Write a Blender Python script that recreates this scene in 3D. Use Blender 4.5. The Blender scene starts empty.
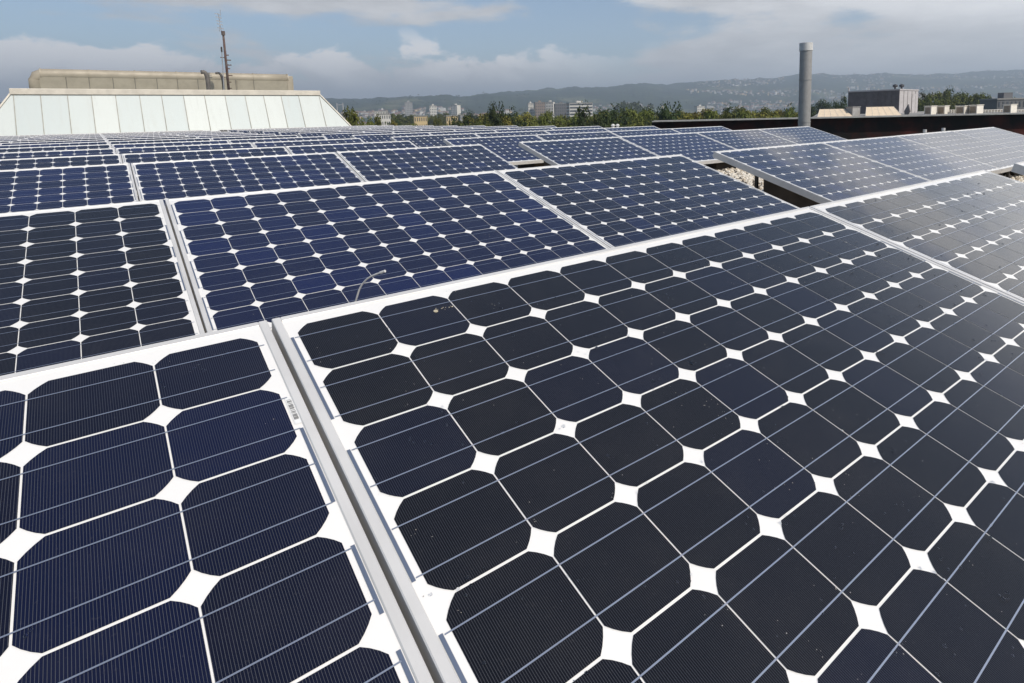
import bpy, bmesh, math, random
from mathutils import Vector, Matrix, noise

# ------------------------------------------------------------------ scene
S = bpy.context.scene
COL = S.collection
R = math.radians
rnd = random.Random(7)

# ------------------------------------------------------------------ camera
F, PX, PY = 598.617, 582.003, 189.534          # focal length and optical axis, in pixels of a 1024x683 picture
RW = Matrix(((0.7749235652617359, -0.6317012999176257, -0.02114085343832429),
             (-0.09530783407965321, -0.08372031133816221, -0.9919210282227777),
             (0.6248278841127084, 0.7706778686000791, -0.12508292482731756)))
CAM = Vector((-0.2153, -0.9910, 0.3203))
cd = bpy.data.cameras.new('camera'); cam = bpy.data.objects.new('camera', cd); COL.objects.link(cam)
cd.sensor_width = 36; cd.lens = F * 36 / 1024
cd.shift_x = (512 - PX) / 1024; cd.shift_y = -(341.5 - PY) / 1024
cd.clip_start = 0.02; cd.clip_end = 30000
m = Matrix((RW[0], -RW[1], -RW[2])).transposed().to_4x4(); m.translation = CAM
cam.matrix_world = m
S.camera = cam

def ray(x, y): return RW.transposed() @ Vector(((x - PX) / F, (y - PY) / F, 1))
def at(x, y, D): return CAM + ray(x, y) * D    # the world point seen at a place of the photo, D metres away
def ground_at(x, D, z):
    p = at(x, 115, D); return Vector((p.x, p.y, z))

# ------------------------------------------------------------------ light
SUN_AZ, SUN_EL = R(171), R(47)                 # azimuth from +Y towards +X
sd = Vector((math.sin(SUN_AZ) * math.cos(SUN_EL), math.cos(SUN_AZ) * math.cos(SUN_EL), math.sin(SUN_EL)))
sl = bpy.data.lights.new('sun', 'SUN'); so = bpy.data.objects.new('sun', sl); COL.objects.link(so)
sl.energy = 3.8; sl.angle = R(0.5); sl.color = (1, 0.925, 0.81)
so.rotation_euler = sd.to_track_quat('Z', 'Y').to_euler(); so.location = (0, 0, 40)
W = bpy.data.worlds.new('World'); S.world = W; W.use_nodes = True
S.view_settings.view_transform = 'Standard'; S.view_settings.look = 'None'
S.view_settings.exposure = 0.08; S.view_settings.gamma = 1; S.view_settings.use_curve_mapping = False
S.cycles.max_bounces = 6; S.cycles.volume_bounces = 0

class NT:
    """small wrapper for writing node trees"""
    def __init__(s, nt): s.t = nt; s.t.nodes.clear()
    def n(s, typ, **kw):
        o = s.t.nodes.new(typ)
        for k, v in kw.items(): setattr(o, k, v)
        return o
    def put(s, sock, v):
        if v is None: return
        if isinstance(v, bpy.types.NodeSocket): s.t.links.new(v, sock)
        else:
            if hasattr(sock.default_value, '__len__') and len(sock.default_value) == 4 and len(v) == 3: v = (*v, 1)
            sock.default_value = v
    def math(s, op, a, b=None, c=None, clamp=False):
        o = s.n('ShaderNodeMath', operation=op); o.use_clamp = clamp
        for i, v in enumerate((a, b, c)): s.put(o.inputs[i], v)
        return o.outputs[0]
    def mix(s, f, a, b, blend='MIX'):
        o = s.n('ShaderNodeMix', data_type='RGBA', blend_type=blend)
        s.put(o.inputs[0], f); s.put(o.inputs[6], a); s.put(o.inputs[7], b)
        return o.outputs[2]
    def ramp(s, v, lo, hi):
        o = s.n('ShaderNodeMapRange', interpolation_type='SMOOTHSTEP')
        s.put(o.inputs[0], v); o.inputs[1].default_value = lo; o.inputs[2].default_value = hi
        return o.outputs[0]
    def noise(s, vec, scale, detail=4, rough=.55, out=0, dist=0):
        o = s.n('ShaderNodeTexNoise'); s.put(o.inputs['Vector'], vec)
        o.inputs['Scale'].default_value = scale; o.inputs['Detail'].default_value = detail
        o.inputs['Roughness'].default_value = rough; o.inputs['Distortion'].default_value = dist
        return o.outputs[out]
    def vmul(s, v, k):
        o = s.n('ShaderNodeVectorMath', operation='MULTIPLY'); s.put(o.inputs[0], v); o.inputs[1].default_value = k
        return o.outputs[0]

def make_sky():
    N = NT(W.node_tree)
    sky = N.n('ShaderNodeTexSky', sky_type='NISHITA'); sky.sun_disc = False
    sky.sun_elevation = SUN_EL; sky.sun_rotation = SUN_AZ; sky.altitude = 500; sky.air_density = 1.0; sky.dust_density = 1.2; sky.ozone_density = 1.2
    tc = N.n('ShaderNodeTexCoord'); sep = N.n('ShaderNodeSeparateXYZ'); N.put(sep.inputs[0], tc.outputs['Generated'])
    x, y, z = sep.outputs
    az = N.math('ARCTAN2', x, y); el = N.math('ARCSINE', z)
    c = N.n('ShaderNodeCombineXYZ'); N.put(c.inputs[0], N.math('MULTIPLY', az, 1.6)); N.put(c.inputs[1], N.math('MULTIPLY', el, 6.5)); c.inputs[2].default_value = 3.1
    low = N.noise(c.outputs[0], 1.5, 9, .58, dist=.35)
    c2 = N.n('ShaderNodeCombineXYZ'); N.put(c2.inputs[0], N.math('MULTIPLY', az, 5)); N.put(c2.inputs[1], N.math('MULTIPLY', el, 13)); c2.inputs[2].default_value = 8.2
    fine = N.noise(c2.outputs[0], 1.6, 8, .6, dist=.3)
    # the sheet of cloud thickens towards the right of the view, and overhead; blue holes on the left
    def lobe(a0, e0, wa, we):
        t = N.math('ADD', N.math('POWER', N.math('DIVIDE', N.math('SUBTRACT', az, R(a0)), R(wa)), 2), N.math('POWER', N.math('DIVIDE', N.math('SUBTRACT', el, R(e0)), R(we)), 2))
        return N.math('POWER', 2.718, N.math('MULTIPLY', t, -1))
    cov = N.math('MULTIPLY', N.math('MULTIPLY', N.ramp(az, R(34), R(58)), N.ramp(el, R(16), R(10))), .34)
    cov = N.math('ADD', cov, N.math('MULTIPLY', N.math('MULTIPLY', N.ramp(az, R(63), R(82)), N.math('MULTIPLY', N.ramp(el, R(34), R(20)), N.ramp(el, R(8), R(14)))), .16))
    cov = N.math('SUBTRACT', cov, N.math('MULTIPLY', N.ramp(el, R(18), R(30)), .22))
    cov = N.math('ADD', cov, N.math('MULTIPLY', lobe(15, 11.0, 9, 1.9), .40))
    cov = N.math('ADD', cov, N.math('MULTIPLY', lobe(38, 7.6, 6, 1.4), .16))
    cov = N.math('SUBTRACT', cov, N.math('MULTIPLY', lobe(33, 6.4, 9, 2.6), .22))
    cov = N.math('SUBTRACT', cov, N.math('MULTIPLY', lobe(2, 8, 12, 3.5), .10))
    v = N.math('ADD', N.math('ADD', low, N.math('MULTIPLY', N.math('SUBTRACT', fine, .5), .42)), cov)
    mask = N.ramp(v, .53, .68)
    # cumulus tops near the horizon on the left
    c3 = N.n('ShaderNodeCombineXYZ'); N.put(c3.inputs[0], N.math('MULTIPLY', az, 9)); N.put(c3.inputs[1], N.math('MULTIPLY', el, 16)); c3.inputs[2].default_value = 4.4
    lump = N.noise(c3.outputs[0], 1.15, 9, .56, dist=.25)
    top = N.math('ADD', lump, N.math('MULTIPLY', N.ramp(el, R(7.6), R(3.6)), .26))
    cb = N.math('MULTIPLY', N.math('MULTIPLY', N.ramp(top, .60, .69), N.ramp(el, R(8.5), R(6.0))), N.ramp(az, R(50), R(30)))
    cshade = N.math('MULTIPLY_ADD', N.ramp(N.math('ADD', lump, N.math('MULTIPLY', N.ramp(el, R(2), R(6)), .2)), .48, .72), .36, .84)
    # light scattered forward by cloud near the sun
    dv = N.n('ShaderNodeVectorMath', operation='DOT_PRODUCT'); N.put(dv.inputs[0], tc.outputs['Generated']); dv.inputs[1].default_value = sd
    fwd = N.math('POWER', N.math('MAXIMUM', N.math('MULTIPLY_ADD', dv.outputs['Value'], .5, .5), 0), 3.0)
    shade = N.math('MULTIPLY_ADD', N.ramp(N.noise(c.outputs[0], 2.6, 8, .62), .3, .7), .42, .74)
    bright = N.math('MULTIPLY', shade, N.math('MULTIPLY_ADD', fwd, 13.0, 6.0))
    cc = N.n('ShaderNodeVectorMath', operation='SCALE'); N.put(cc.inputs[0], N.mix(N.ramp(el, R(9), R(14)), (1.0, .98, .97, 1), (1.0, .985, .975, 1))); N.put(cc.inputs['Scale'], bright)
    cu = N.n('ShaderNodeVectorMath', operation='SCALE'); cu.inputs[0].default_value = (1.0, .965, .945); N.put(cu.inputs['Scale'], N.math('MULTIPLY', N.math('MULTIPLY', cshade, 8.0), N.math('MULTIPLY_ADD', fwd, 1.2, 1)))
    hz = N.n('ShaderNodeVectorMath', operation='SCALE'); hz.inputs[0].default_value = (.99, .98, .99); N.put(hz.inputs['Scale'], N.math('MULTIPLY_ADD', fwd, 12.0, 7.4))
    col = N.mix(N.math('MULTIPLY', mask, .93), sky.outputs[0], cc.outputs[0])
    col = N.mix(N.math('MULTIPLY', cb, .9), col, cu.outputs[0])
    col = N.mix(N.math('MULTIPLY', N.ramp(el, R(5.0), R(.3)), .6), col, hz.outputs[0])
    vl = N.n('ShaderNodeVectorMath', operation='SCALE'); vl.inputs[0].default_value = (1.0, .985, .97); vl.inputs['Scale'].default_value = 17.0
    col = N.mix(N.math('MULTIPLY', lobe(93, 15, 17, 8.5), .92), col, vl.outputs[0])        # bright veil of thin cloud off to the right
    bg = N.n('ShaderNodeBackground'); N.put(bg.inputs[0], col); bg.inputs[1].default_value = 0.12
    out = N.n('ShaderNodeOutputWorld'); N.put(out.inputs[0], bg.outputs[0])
make_sky()

# ------------------------------------------------------------------ materials
def mat(name, base, rough=.6, metal=0., var=.0, vscale=4., coat=0., coatr=.03, bump=0., bscale=20., spec=.5, col2=None):
    """a principled material whose colour wanders between two tones of the thing's own colour"""
    M = bpy.data.materials.new(name); M.use_nodes = True
    N = NT(M.node_tree); p = N.n('ShaderNodeBsdfPrincipled'); o = N.n('ShaderNodeOutputMaterial'); N.put(o.inputs[0], p.outputs[0])
    tc = N.n('ShaderNodeTexCoord').outputs['Object']
    base = Vector(base); b2 = Vector(col2) if col2 else base * (1 - var)
    f = N.ramp(N.noise(tc, vscale, 6, .6), .35, .65)
    N.put(p.inputs['Base Color'], N.mix(f, (*base, 1), (*b2, 1)))
    N.put(p.inputs['Roughness'], N.math('MULTIPLY_ADD', f, .1, rough - .05))
    p.inputs['Metallic'].default_value = metal; p.inputs['Specular IOR Level'].default_value = spec
    p.inputs['Coat Weight'].default_value = coat; p.inputs['Coat Roughness'].default_value = coatr
    if bump:
        b = N.n('ShaderNodeBump'); b.inputs['Strength'].default_value = bump; b.inputs['Distance'].default_value = .02
        N.put(b.inputs['Height'], N.noise(tc, bscale, 5, .6)); N.put(p.inputs['Normal'], b.outputs[0])
    return M

def glass_dust(N, p):
    """slightly dusty cover glass"""
    tc = N.n('ShaderNodeTexCoord').outputs['Object']
    d = N.ramp(N.noise(tc, 9, 7, .65), .42, .75)
    N.put(p.inputs['Coat Roughness'], N.math('MULTIPLY_ADD', d, .02, .03))
    p.inputs['Coat Weight'].default_value = 1.0; p.inputs['Coat IOR'].default_value = 1.36
    return tc, d

def mat_cells():
    M = bpy.data.materials.new('monocrystalline_cell'); M.use_nodes = True
    N = NT(M.node_tree); p = N.n('ShaderNodeBsdfPrincipled'); o = N.n('ShaderNodeOutputMaterial'); N.put(o.inputs[0], p.outputs[0])
    tc, dust = glass_dust(N, p)
    tone = N.n('ShaderNodeAttribute', attribute_name='tone').outputs['Fac']
    oc = N.n('ShaderNodeObjectInfo').outputs['Color']; sky_blue = N.n('ShaderNodeSeparateColor'); N.put(sky_blue.inputs[0], oc)
    t = N.math('MULTIPLY_ADD', tone, N.math('MULTIPLY_ADD', sky_blue.outputs[0], 1.6, .12, clamp=True), sky_blue.outputs[0], clamp=True)  # cell tone plus the painted sky reflection of each panel
    base = N.mix(t, (.0032, .0030, .0036, 1), (.0030, .0088, .058, 1))
    sep = N.n('ShaderNodeSeparateXYZ'); N.put(sep.inputs[0], tc)
    fr = N.math('FRACT', N.math('DIVIDE', sep.outputs[0], .0025))
    ln = N.math('LESS_THAN', N.math('ABSOLUTE', N.math('SUBTRACT', fr, .5)), .075)
    base = N.mix(N.math('MULTIPLY', ln, .75), base, (.088, .091, .102, 1))
    grit = N.ramp(N.noise(tc, 260, 3, .7), .60, .74)
    base = N.mix(N.math('MULTIPLY', dust, .010), base, (.5, .46, .4, 1)); base = N.mix(N.math('MULTIPLY', grit, .026), base, (.5, .47, .42, 1))
    N.put(p.inputs['Base Color'], base)
    p.inputs['Roughness'].default_value = .5; p.inputs['Specular IOR Level'].default_value = .08
    return M

def mat_under_glass(name, col, rough, metal):
    M = bpy.data.materials.new(name); M.use_nodes = True
    N = NT(M.node_tree); p = N.n('ShaderNodeBsdfPrincipled'); o = N.n('ShaderNodeOutputMaterial'); N.put(o.inputs[0], p.outputs[0])
    tc, dust = glass_dust(N, p)
    N.put(p.inputs['Base Color'], N.mix(N.math('MULTIPLY', dust, .12), (*col, 1), (*(Vector(col) * .8), 1)))
    p.inputs['Roughness'].default_value = rough; p.inputs['Metallic'].default_value = metal
    return M

M_CELL = mat_cells()
M_BACK = mat_under_glass('white_backsheet', (.80, .785, .755), .6, 0)
M_BUS = mat_under_glass('tinned_busbar', (.50, .53, .60), .38, .8)
M_RIB = mat_under_glass('tinned_ribbon', (.22, .26, .34), .35, .6)
M_FRAME = mat('anodised_aluminium', (.70, .685, .66), .42, .2, .12, 6)
M_TRAY = mat('dark_tray_plastic', (.055, .038, .024), .7, 0, .5, 5)
M_STEEL = mat('galvanised_steel', (.42, .43, .44), .5, .5, .25, 6)
M_DARKSTEEL = mat('dark_steel', (.06, .055, .05), .6, .3, .3, 8)

# ------------------------------------------------------------------ mesh helpers
class MB:
    """collects shapes into one mesh"""
    def __init__(s): s.v = []; s.f = []; s.m = []
    def add(s, vs, fs, mi=0):
        b = len(s.v); s.v += [tuple(p) for p in vs]
        for f in fs: s.f.append([b + i for i in f]); s.m.append(mi)
    def hexa(s, c, mi=0):      # eight corners: bottom ring, top ring
        s.add(c, [(3, 2, 1, 0), (4, 5, 6, 7), (0, 1, 5, 4), (1, 2, 6, 5), (2, 3, 7, 6), (3, 0, 4, 7)], mi)
    def box(s, x0, x1, y0, y1, z0, z1, mi=0):
        s.hexa([(x0, y0, z0), (x1, y0, z0), (x1, y1, z0), (x0, y1, z0), (x0, y0, z1), (x1, y0, z1), (x1, y1, z1), (x0, y1, z1)], mi)
    def bar(s, a, b, w, h, up=(0, 0, 1), mi=0):
        a = Vector(a); b = Vector(b); d = (b - a).normalized(); u = Vector(up)
        if abs(d.dot(u)) > .98: u = Vector((1, 0, 0))
        r = d.cross(u).normalized() * w / 2; u = r.cross(d).normalized() * h / 2
        s.hexa([a - r - u, a + r - u, b + r - u, b - r - u, a - r + u, a + r + u, b + r + u, b - r + u], mi)
    def tube(s, pts, rad, n=10, mi=0, cap=True):
        pts = [Vector(p) for p in pts]; k = len(pts)
        rr = rad if isinstance(rad, (list, tuple)) else [rad] * k
        b = len(s.v); ref = Vector((.3, .5, .8))
        for i, p in enumerate(pts):
            d = (pts[min(i + 1, k - 1)] - pts[max(i - 1, 0)]).normalized()
            if abs(d.dot(ref)) > .95: ref = Vector((1, 0, .1))
            r = d.cross(ref).normalized(); u = r.cross(d)
            for j in range(n):
                t = 2 * math.pi * j / n; s.v.append(tuple(p + (r * math.cos(t) + u * math.sin(t)) * rr[i]))
        for i in range(k - 1):
            for j in range(n):
                j2 = (j + 1) % n; s.f.append([b + i * n + j, b + i * n + j2, b + (i + 1) * n + j2, b + (i + 1) * n + j]); s.m.append(mi)
        if cap:
            s.f.append([b + j for j in range(n)][::-1]); s.m.append(mi)
            s.f.append([b + (k - 1) * n + j for j in range(n)]); s.m.append(mi)
    def build(s, name, mats, parent=None, loc=None, smooth=False, bevel=0):
        me = bpy.data.meshes.new(name); me.from_pydata(s.v, [], s.f)
        for M in (mats if isinstance(mats, (list, tuple)) else [mats]): me.materials.append(M)
        me.polygons.foreach_set('material_index', s.m)
        if smooth: me.polygons.foreach_set('use_smooth', [True] * len(s.f))
        bm = bmesh.new(); bm.from_mesh(me); bmesh.ops.recalc_face_normals(bm, faces=bm.faces); bm.to_mesh(me); bm.free()
        me.update()
        o = bpy.data.objects.new(name, me); COL.objects.link(o)
        if parent: o.parent = parent
        if loc: o.location = loc
        if bevel:
            bv = o.modifiers.new('bevel', 'BEVEL'); bv.width = bevel; bv.segments = 2; bv.limit_method = 'ANGLE'
        return o

def tag(o, label=None, cat=None, group=None, kind=None):
    for k, v in (('label', label), ('category', cat), ('group', group), ('kind', kind)):
        if v: o[k] = v
    return o
def thing(name, loc, label, cat, group=None, rz=0):
    o = bpy.data.objects.new(name, None); COL.objects.link(o); o.location = loc; o.rotation_euler.z = rz; o.empty_display_size = .2
    return tag(o, label, cat, group)
def copy_tree(o, parent=None):
    c = o.copy(); COL.objects.link(c); c.parent = parent
    for ch in list(o.children): copy_tree(ch, c)
    return c

# ------------------------------------------------------------------ setting: roof, ground, hills
ROOF = -.47
GROUND = -16.0
def mat_gravel():
    M = bpy.data.materials.new('roof_gravel'); M.use_nodes = True
    N = NT(M.node_tree); p = N.n('ShaderNodeBsdfPrincipled'); o = N.n('ShaderNodeOutputMaterial'); N.put(o.inputs[0], p.outputs[0])
    tc = N.n('ShaderNodeTexCoord').outputs['Object']
    v = N.n('ShaderNodeTexVoronoi'); N.put(v.inputs['Vector'], tc); v.inputs['Scale'].default_value = 38
    sp = N.n('ShaderNodeSeparateColor'); N.put(sp.inputs[0], v.outputs['Color'])
    c = N.mix(sp.outputs[0], (.50, .44, .35, 1), (.72, .67, .58, 1)); c = N.mix(N.ramp(sp.outputs[1], .6, .9), c, (.2, .17, .14, 1))
    N.put(p.inputs['Base Color'], c); p.inputs['Roughness'].default_value = .9
    b = N.n('ShaderNodeBump'); b.inputs['Strength'].default_value = 1; b.inputs['Distance'].default_value = .02; b.invert = True
    N.put(b.inputs['Height'], v.outputs['Distance']); N.put(p.inputs['Normal'], b.outputs[0])
    return M
M_GRAVEL = mat_gravel()
b = MB(); b.box(-14, 12.4, -5, 40, ROOF - .5, ROOF)
tag(b.build('roof', M_GRAVEL), kind='structure')

RIDGE = [(-400, 108), (-100, 106), (0, 104), (200, 102), (330, 99.5), (360, 100), (395, 97.6), (441, 95.8), (460, 97), (488, 94), (500, 92), (528, 90.8), (574, 87.8), (611, 87), (639, 84), (667, 85.6), (690, 84), (736, 80.7),
         (773, 79), (796, 75.7), (823, 75), (840, 77), (860, 76.8), (885, 74.7), (921, 76), (966, 74), (1002, 71.7), (1024, 71), (1120, 70), (1300, 76), (1600, 90)]
def az_of(x): r = ray(x, 100); return math.atan2(r.x, r.y)
RAZ = [(az_of(x), x, y) for x, y in RIDGE]
def interp(a, tab):
    if a <= tab[0][0]: return tab[0][1]
    for (a0, v0), (a1, v1) in zip(tab, tab[1:]):
        if a <= a1: return v0 + (v1 - v0) * (a - a0) / (a1 - a0)
    return tab[-1][1]
RDIST = [(az_of(-400), 3400), (az_of(450), 3600), (az_of(620), 4200), (az_of(760), 5200), (az_of(1024), 6400), (az_of(1300), 6600)]
TAN = []
for x, y in RIDGE:
    r = ray(x, y); TAN.append((math.atan2(r.x, r.y), r.z / math.hypot(r.x, r.y)))
def sstep(t): t = max(0., min(1., t)); return t * t * (3 - 2 * t)
def terrain(r, a):
    D = interp(a, RDIST); top = CAM.z + interp(a, TAN) * D
    n = noise.fractal(Vector((math.sin(a) * r * .0012, math.cos(a) * r * .0012, 3)), 1, 2, 5)
    t = sstep((r - D * .36) / (D * .64)) ** 1.2
    h = GROUND + (top - GROUND) * t
    h += n * 26 * t * (1 - .75 * sstep((r - D * .85) / (D * .15)))
    if r > D: h -= (r - D) * .05
    # a wooded mound in front of the ridge and a low spur
    for (x, dd, wa, wr, hh) in ((632, 900, .075, 220, 23), (905, 2500, .12, 600, 55), (560, 1700, .10, 400, 30)):
        h += hh * math.exp(-((a - az_of(x)) / wa) ** 2 - ((r - dd) / wr) ** 2)
    cn = noise.fractal(Vector((math.sin(a) * r * .010, math.cos(a) * r * .010, 1)), .8, 2.2, 4)
    h += cn * 11 * sstep((r - 1200) / 1500)
    return h
def mat_terrain():
    M = bpy.data.materials.new('wooded_hills'); M.use_nodes = True
    N = NT(M.node_tree); p = N.n('ShaderNodeBsdfPrincipled'); o = N.n('ShaderNodeOutputMaterial'); N.put(o.inputs[0], p.outputs[0])
    tc = N.n('ShaderNodeTexCoord').outputs['Object']
    wood = N.mix(N.ramp(N.noise(tc, .012, 10, .8), .38, .62), (.007, .015, .008, 1), (.040, .058, .022, 1))
    field = N.mix(N.ramp(N.noise(tc, .006, 3), .4, .6), (.07, .09, .035, 1), (.14, .13, .07, 1))
    c = N.mix(N.ramp(N.noise(tc, .0032, 5, .6), .54, .64), wood, field)
    N.put(p.inputs['Base Color'], c); p.inputs['Roughness'].default_value = .95; p.inputs['Specular IOR Level'].default_value = .1
    return M
def build_terrain():
    azs = []
    a = az_of(-60)
    while a < az_of(1090): azs.append(a); a += R(.09)
    a1 = azs[-1]; n = 60; span = 2 * math.pi - (a1 - azs[0])
    azs += [a1 + span * (i + 1) / n for i in range(n - 1)]
    rs = [0.0] + [30 * (9500 / 30) ** (i / 120) for i in range(121)]
    def wrap(a):
        while a > math.pi: a -= 2 * math.pi
        return a
    vs = [(CAM.x, CAM.y, GROUND)]; fs = []
    K = len(azs)
    for r in rs[1:]:
        for a in azs: vs.append((CAM.x + math.sin(a) * r, CAM.y + math.cos(a) * r, terrain(r, wrap(a))))
    for j in range(K): fs.append((0, 1 + (j + 1) % K, 1 + j))
    for i in range(len(rs) - 2):
        for j in range(K):
            j2 = (j + 1) % K; fs.append((1 + i * K + j, 1 + i * K + j2, 1 + (i + 1) * K + j2, 1 + (i + 1) * K + j))
    b = MB(); b.add(vs, fs); return tag(b.build('hills', mat_terrain(), smooth=True), kind='structure')
build_terrain()

# haze over the valley
M_HAZE = bpy.data.materials.new('haze_air'); M_HAZE.use_nodes = True
N = NT(M_HAZE.node_tree); pv = N.n('ShaderNodeVolumePrincipled'); o = N.n('ShaderNodeOutputMaterial'); N.put(o.inputs['Volume'], pv.outputs[0])
pv.inputs['Color'].default_value = (.73, .86, 1, 1); pv.inputs['Density'].default_value = .00029; pv.inputs['Anisotropy'].default_value = .2
b = MB(); b.box(-10200, 10200, -10200, 10200, -520, 420)
hz = b.build('haze', M_HAZE); tag(hz, kind='stuff')

# ------------------------------------------------------------------ solar panels
TILT = R(16.93); CT, ST = math.cos(TILT), math.sin(TILT)
PITCH = 1.578; CW = .127
def PL(u, v, w=0):     # panel sheet coordinates (u along the row, v up the slope from the top of the cells) to the thing's own space
    return Vector((u - .762, v * CT - w * ST + .5, v * ST + w * CT - ROOF))
def sheet(mb, u0, u1, v0, v1, w, mi=0): mb.add([PL(u0, v0, w), PL(u1, v0, w), PL(u1, v1, w), PL(u0, v1, w)], [(0, 1, 2, 3)], mi)
U0, U1, V0, V1 = -.0246, 1.5466, -1.046, .030
def mesh_cells(seed):
    q = random.Random(seed); mb = MB(); tones = []
    hx, hy, rad = .0625, .0620, .0758
    ax = math.acos(hx / rad); ay = math.asin(hy / rad)
    arc = [ax + (ay - ax) * i / 3 for i in range(4)]
    ring = []
    for qd in range(4):
        pts = [(rad * math.cos(t), rad * math.sin(t)) for t in arc]
        if qd == 1: pts = [(-x, y) for x, y in pts][::-1]
        if qd == 2: pts = [(-x, -y) for x, y in pts]
        if qd == 3: pts = [(x, -y) for x, y in pts][::-1]
        ring += pts
    for j in range(8):
        for i in range(12):
            cu, cv = (i + .5) * CW, -(j + .5) * CW
            mb.add([PL(cu + x, cv + y, .0006) for x, y in ring], [tuple(range(len(ring)))])
            t = q.random(); tones.append(min(1, max(0, t ** 4 * 1.0 + q.uniform(0, .18))))
    o = mb.build('solar_cells', M_CELL)
    at_ = o.data.attributes.new('tone', 'FLOAT', 'FACE'); at_.data.foreach_set('value', tones)
    return o
def make_panel(seed, name='solar_panel'):
    root = thing(name, (0, 0, 0), 'x', 'solar panel', 'solar panels set up in tilted rows on the roof')
    f = MB()
    L, T, DP = .0122, .0022, .046       # lip width, lip height above the glass, frame depth
    f.hexa([PL(U0, V0, -DP), PL(U0 + L, V0, -DP), PL(U0 + L, V1, -DP), PL(U0, V1, -DP), PL(U0, V0, T), PL(U0 + L, V0, T), PL(U0 + L, V1, T), PL(U0, V1, T)])
    f.hexa([PL(U1 - L, V0, -DP), PL(U1, V0, -DP), PL(U1, V1, -DP), PL(U1 - L, V1, -DP), PL(U1 - L, V0, T), PL(U1, V0, T), PL(U1, V1, T), PL(U1 - L, V1, T)])
    a, c = U0 + L + .0002, U1 - L - .0002
    f.hexa([PL(a, V0, -DP), PL(c, V0, -DP), PL(c, V0 + L, -DP), PL(a, V0 + L, -DP), PL(a, V0, T), PL(c, V0, T), PL(c, V0 + L, T), PL(a, V0 + L, T)])
    f.hexa([PL(a, V1 - L, -DP), PL(c, V1 - L, -DP), PL(c, V1, -DP), PL(a, V1, -DP), PL(a, V1 - L, T), PL(c, V1 - L, T), PL(c, V1, T), PL(a, V1, T)])
    fo = f.build('frame', M_FRAME, root)
    bm = bmesh.new(); bm.from_mesh(fo.data); bmesh.ops.bevel(bm, geom=[e for e in bm.edges], offset=.0012, segments=1, affect='EDGES'); bm.to_mesh(fo.data); bm.free()
    s = MB(); g = .0006
    e = [(U0 + L - .001, V0 + L - .001), (U1 - L + .001, V0 + L - .001), (U1 - L + .001, V1 - L + .001), (U0 + L - .001, V1 - L + .001)]
    s.hexa([PL(x, y, -.006) for x, y in e] + [PL(x, y, 0) for x, y in e]); s.build('backsheet', M_BACK, root)
    mesh_cells(seed).parent = root
    s = MB()
    for j in range(8):
        for q in (-.0315, .0315):
            v = -(j + .5) * CW + q
            a0 = -.004 if (j in (0, 7)) else -.006
            sheet(s, -.006, 1.530, v - .0008, v + .0008, .0012)
    s.build('busbars', M_BUS, root)
    for j in range(7):
        s = MB(); a = -.0115 if j % 2 == 0 else 1.529
        e0, e1 = (-(j + 1.5) * CW - .034, -(j + .5) * CW + .034) if j % 2 == 0 else {1: (-.349, -.222), 3: (-.492, -.410), 5: (-.73, -.53)}[j]
        sheet(s, a, a + .0042, e0, e1, .0009); s.build('string_ribbon', M_RIB, root)
    # ballast tray and legs underneath
    for cu in (.30, 1.22):
        t = MB(); w = .27
        A = PL(cu - w, -.90, -.055); B = PL(cu - w, -.42, -.055)
        lo = .012
        t.hexa([(A.x, A.y, lo), (A.x + 2 * w, A.y, lo), (A.x + 2 * w, B.y, lo), (A.x, B.y, lo), A, A + Vector((2 * w, 0, 0)), B + Vector((2 * w, 0, 0)), B])
        t.build('ballast_tray', M_TRAY, root)
    for cu in (.30, 1.22):
        l = MB(); p = PL(cu, -.16, -.048); l.box(p.x - .011, p.x + .011, p.y - .011, p.y + .011, .006, p.z); l.box(p.x - .04, p.x + .04, p.y - .04, p.y + .04, .001, .006)
        l.build('support_leg', M_DARKSTEEL, root)
        l = MB(); p = PL(cu, -1.02, -.048); l.box(p.x - .012, p.x + .012, p.y - .012, p.y + .012, .006, p.z); l.box(p.x - .03, p.x + .03, p.y - .03, p.y + .03, .001, .006)
        l.build('support_leg', M_DARKSTEEL, root)
    return root
ORD = ['', 'first', 'second', 'third', 'fourth', 'fifth', 'sixth']
ROWN = ['front row', 'second row', 'third row', 'fourth row', 'fifth row', 'sixth row', 'seventh row', 'eighth row', 'ninth row', 'tenth row', 'eleventh row', 'twelfth row', 'thirteenth row', 'backmost row']
ROWY = [0, 1.954] + [4.914 + 1.955 * i for i in range(12)]
protos = [make_panel(s) for s in (11, 23, 37, 58)]
used = [False] * 4
panels = {}
for n, y in enumerate(ROWY):
    x0 = 0 if n == 0 else .014 if n == 1 else .022
    xr = 3.62 if n == 0 else 3.555 if n == 1 else 3.68
    spots = [(k, x0 + k * PITCH) for k in range(-3 if n > 1 else -2, 2)] + [(10 + k, xr + k * PITCH) for k in range(4)]
    for k, x in spots:
        i = rnd.randrange(4)
        if used[i]: o = copy_tree(protos[i])
        else: o = protos[i]; used[i] = True
        o.location = (x + .762, y - .5, ROOF)
        o.rotation_euler = (rnd.gauss(0, .0015), rnd.gauss(0, .0015), rnd.gauss(0, .0008)) if n else (0, 0, 0)
        panels[(n, k)] = o
        bl = {(0, 0): .02, (0, -1): .20, (0, 1): .06, (1, 0): .46, (1, -1): .06, (1, 1): .22}.get((n, k), min(.75, max(.05, rnd.gauss(.42, .16))))
        for c_ in o.children:
            if c_.name.startswith('solar_cells'): c_.color = (bl, bl, bl, 1)      # blue of the reflected sky painted in, stronger behind the front row
        side = f'{ORD[2 - k]} left of the gap' if k < 10 else f'{ORD[k - 9]} right of the gap'
        o['label'] = f'tilted solar panel with octagonal cells, {side} in the {ROWN[n]}'
panels[(0, 0)]['label'] = 'large near solar panel with droplet-specked black cells filling the right foreground'
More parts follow.
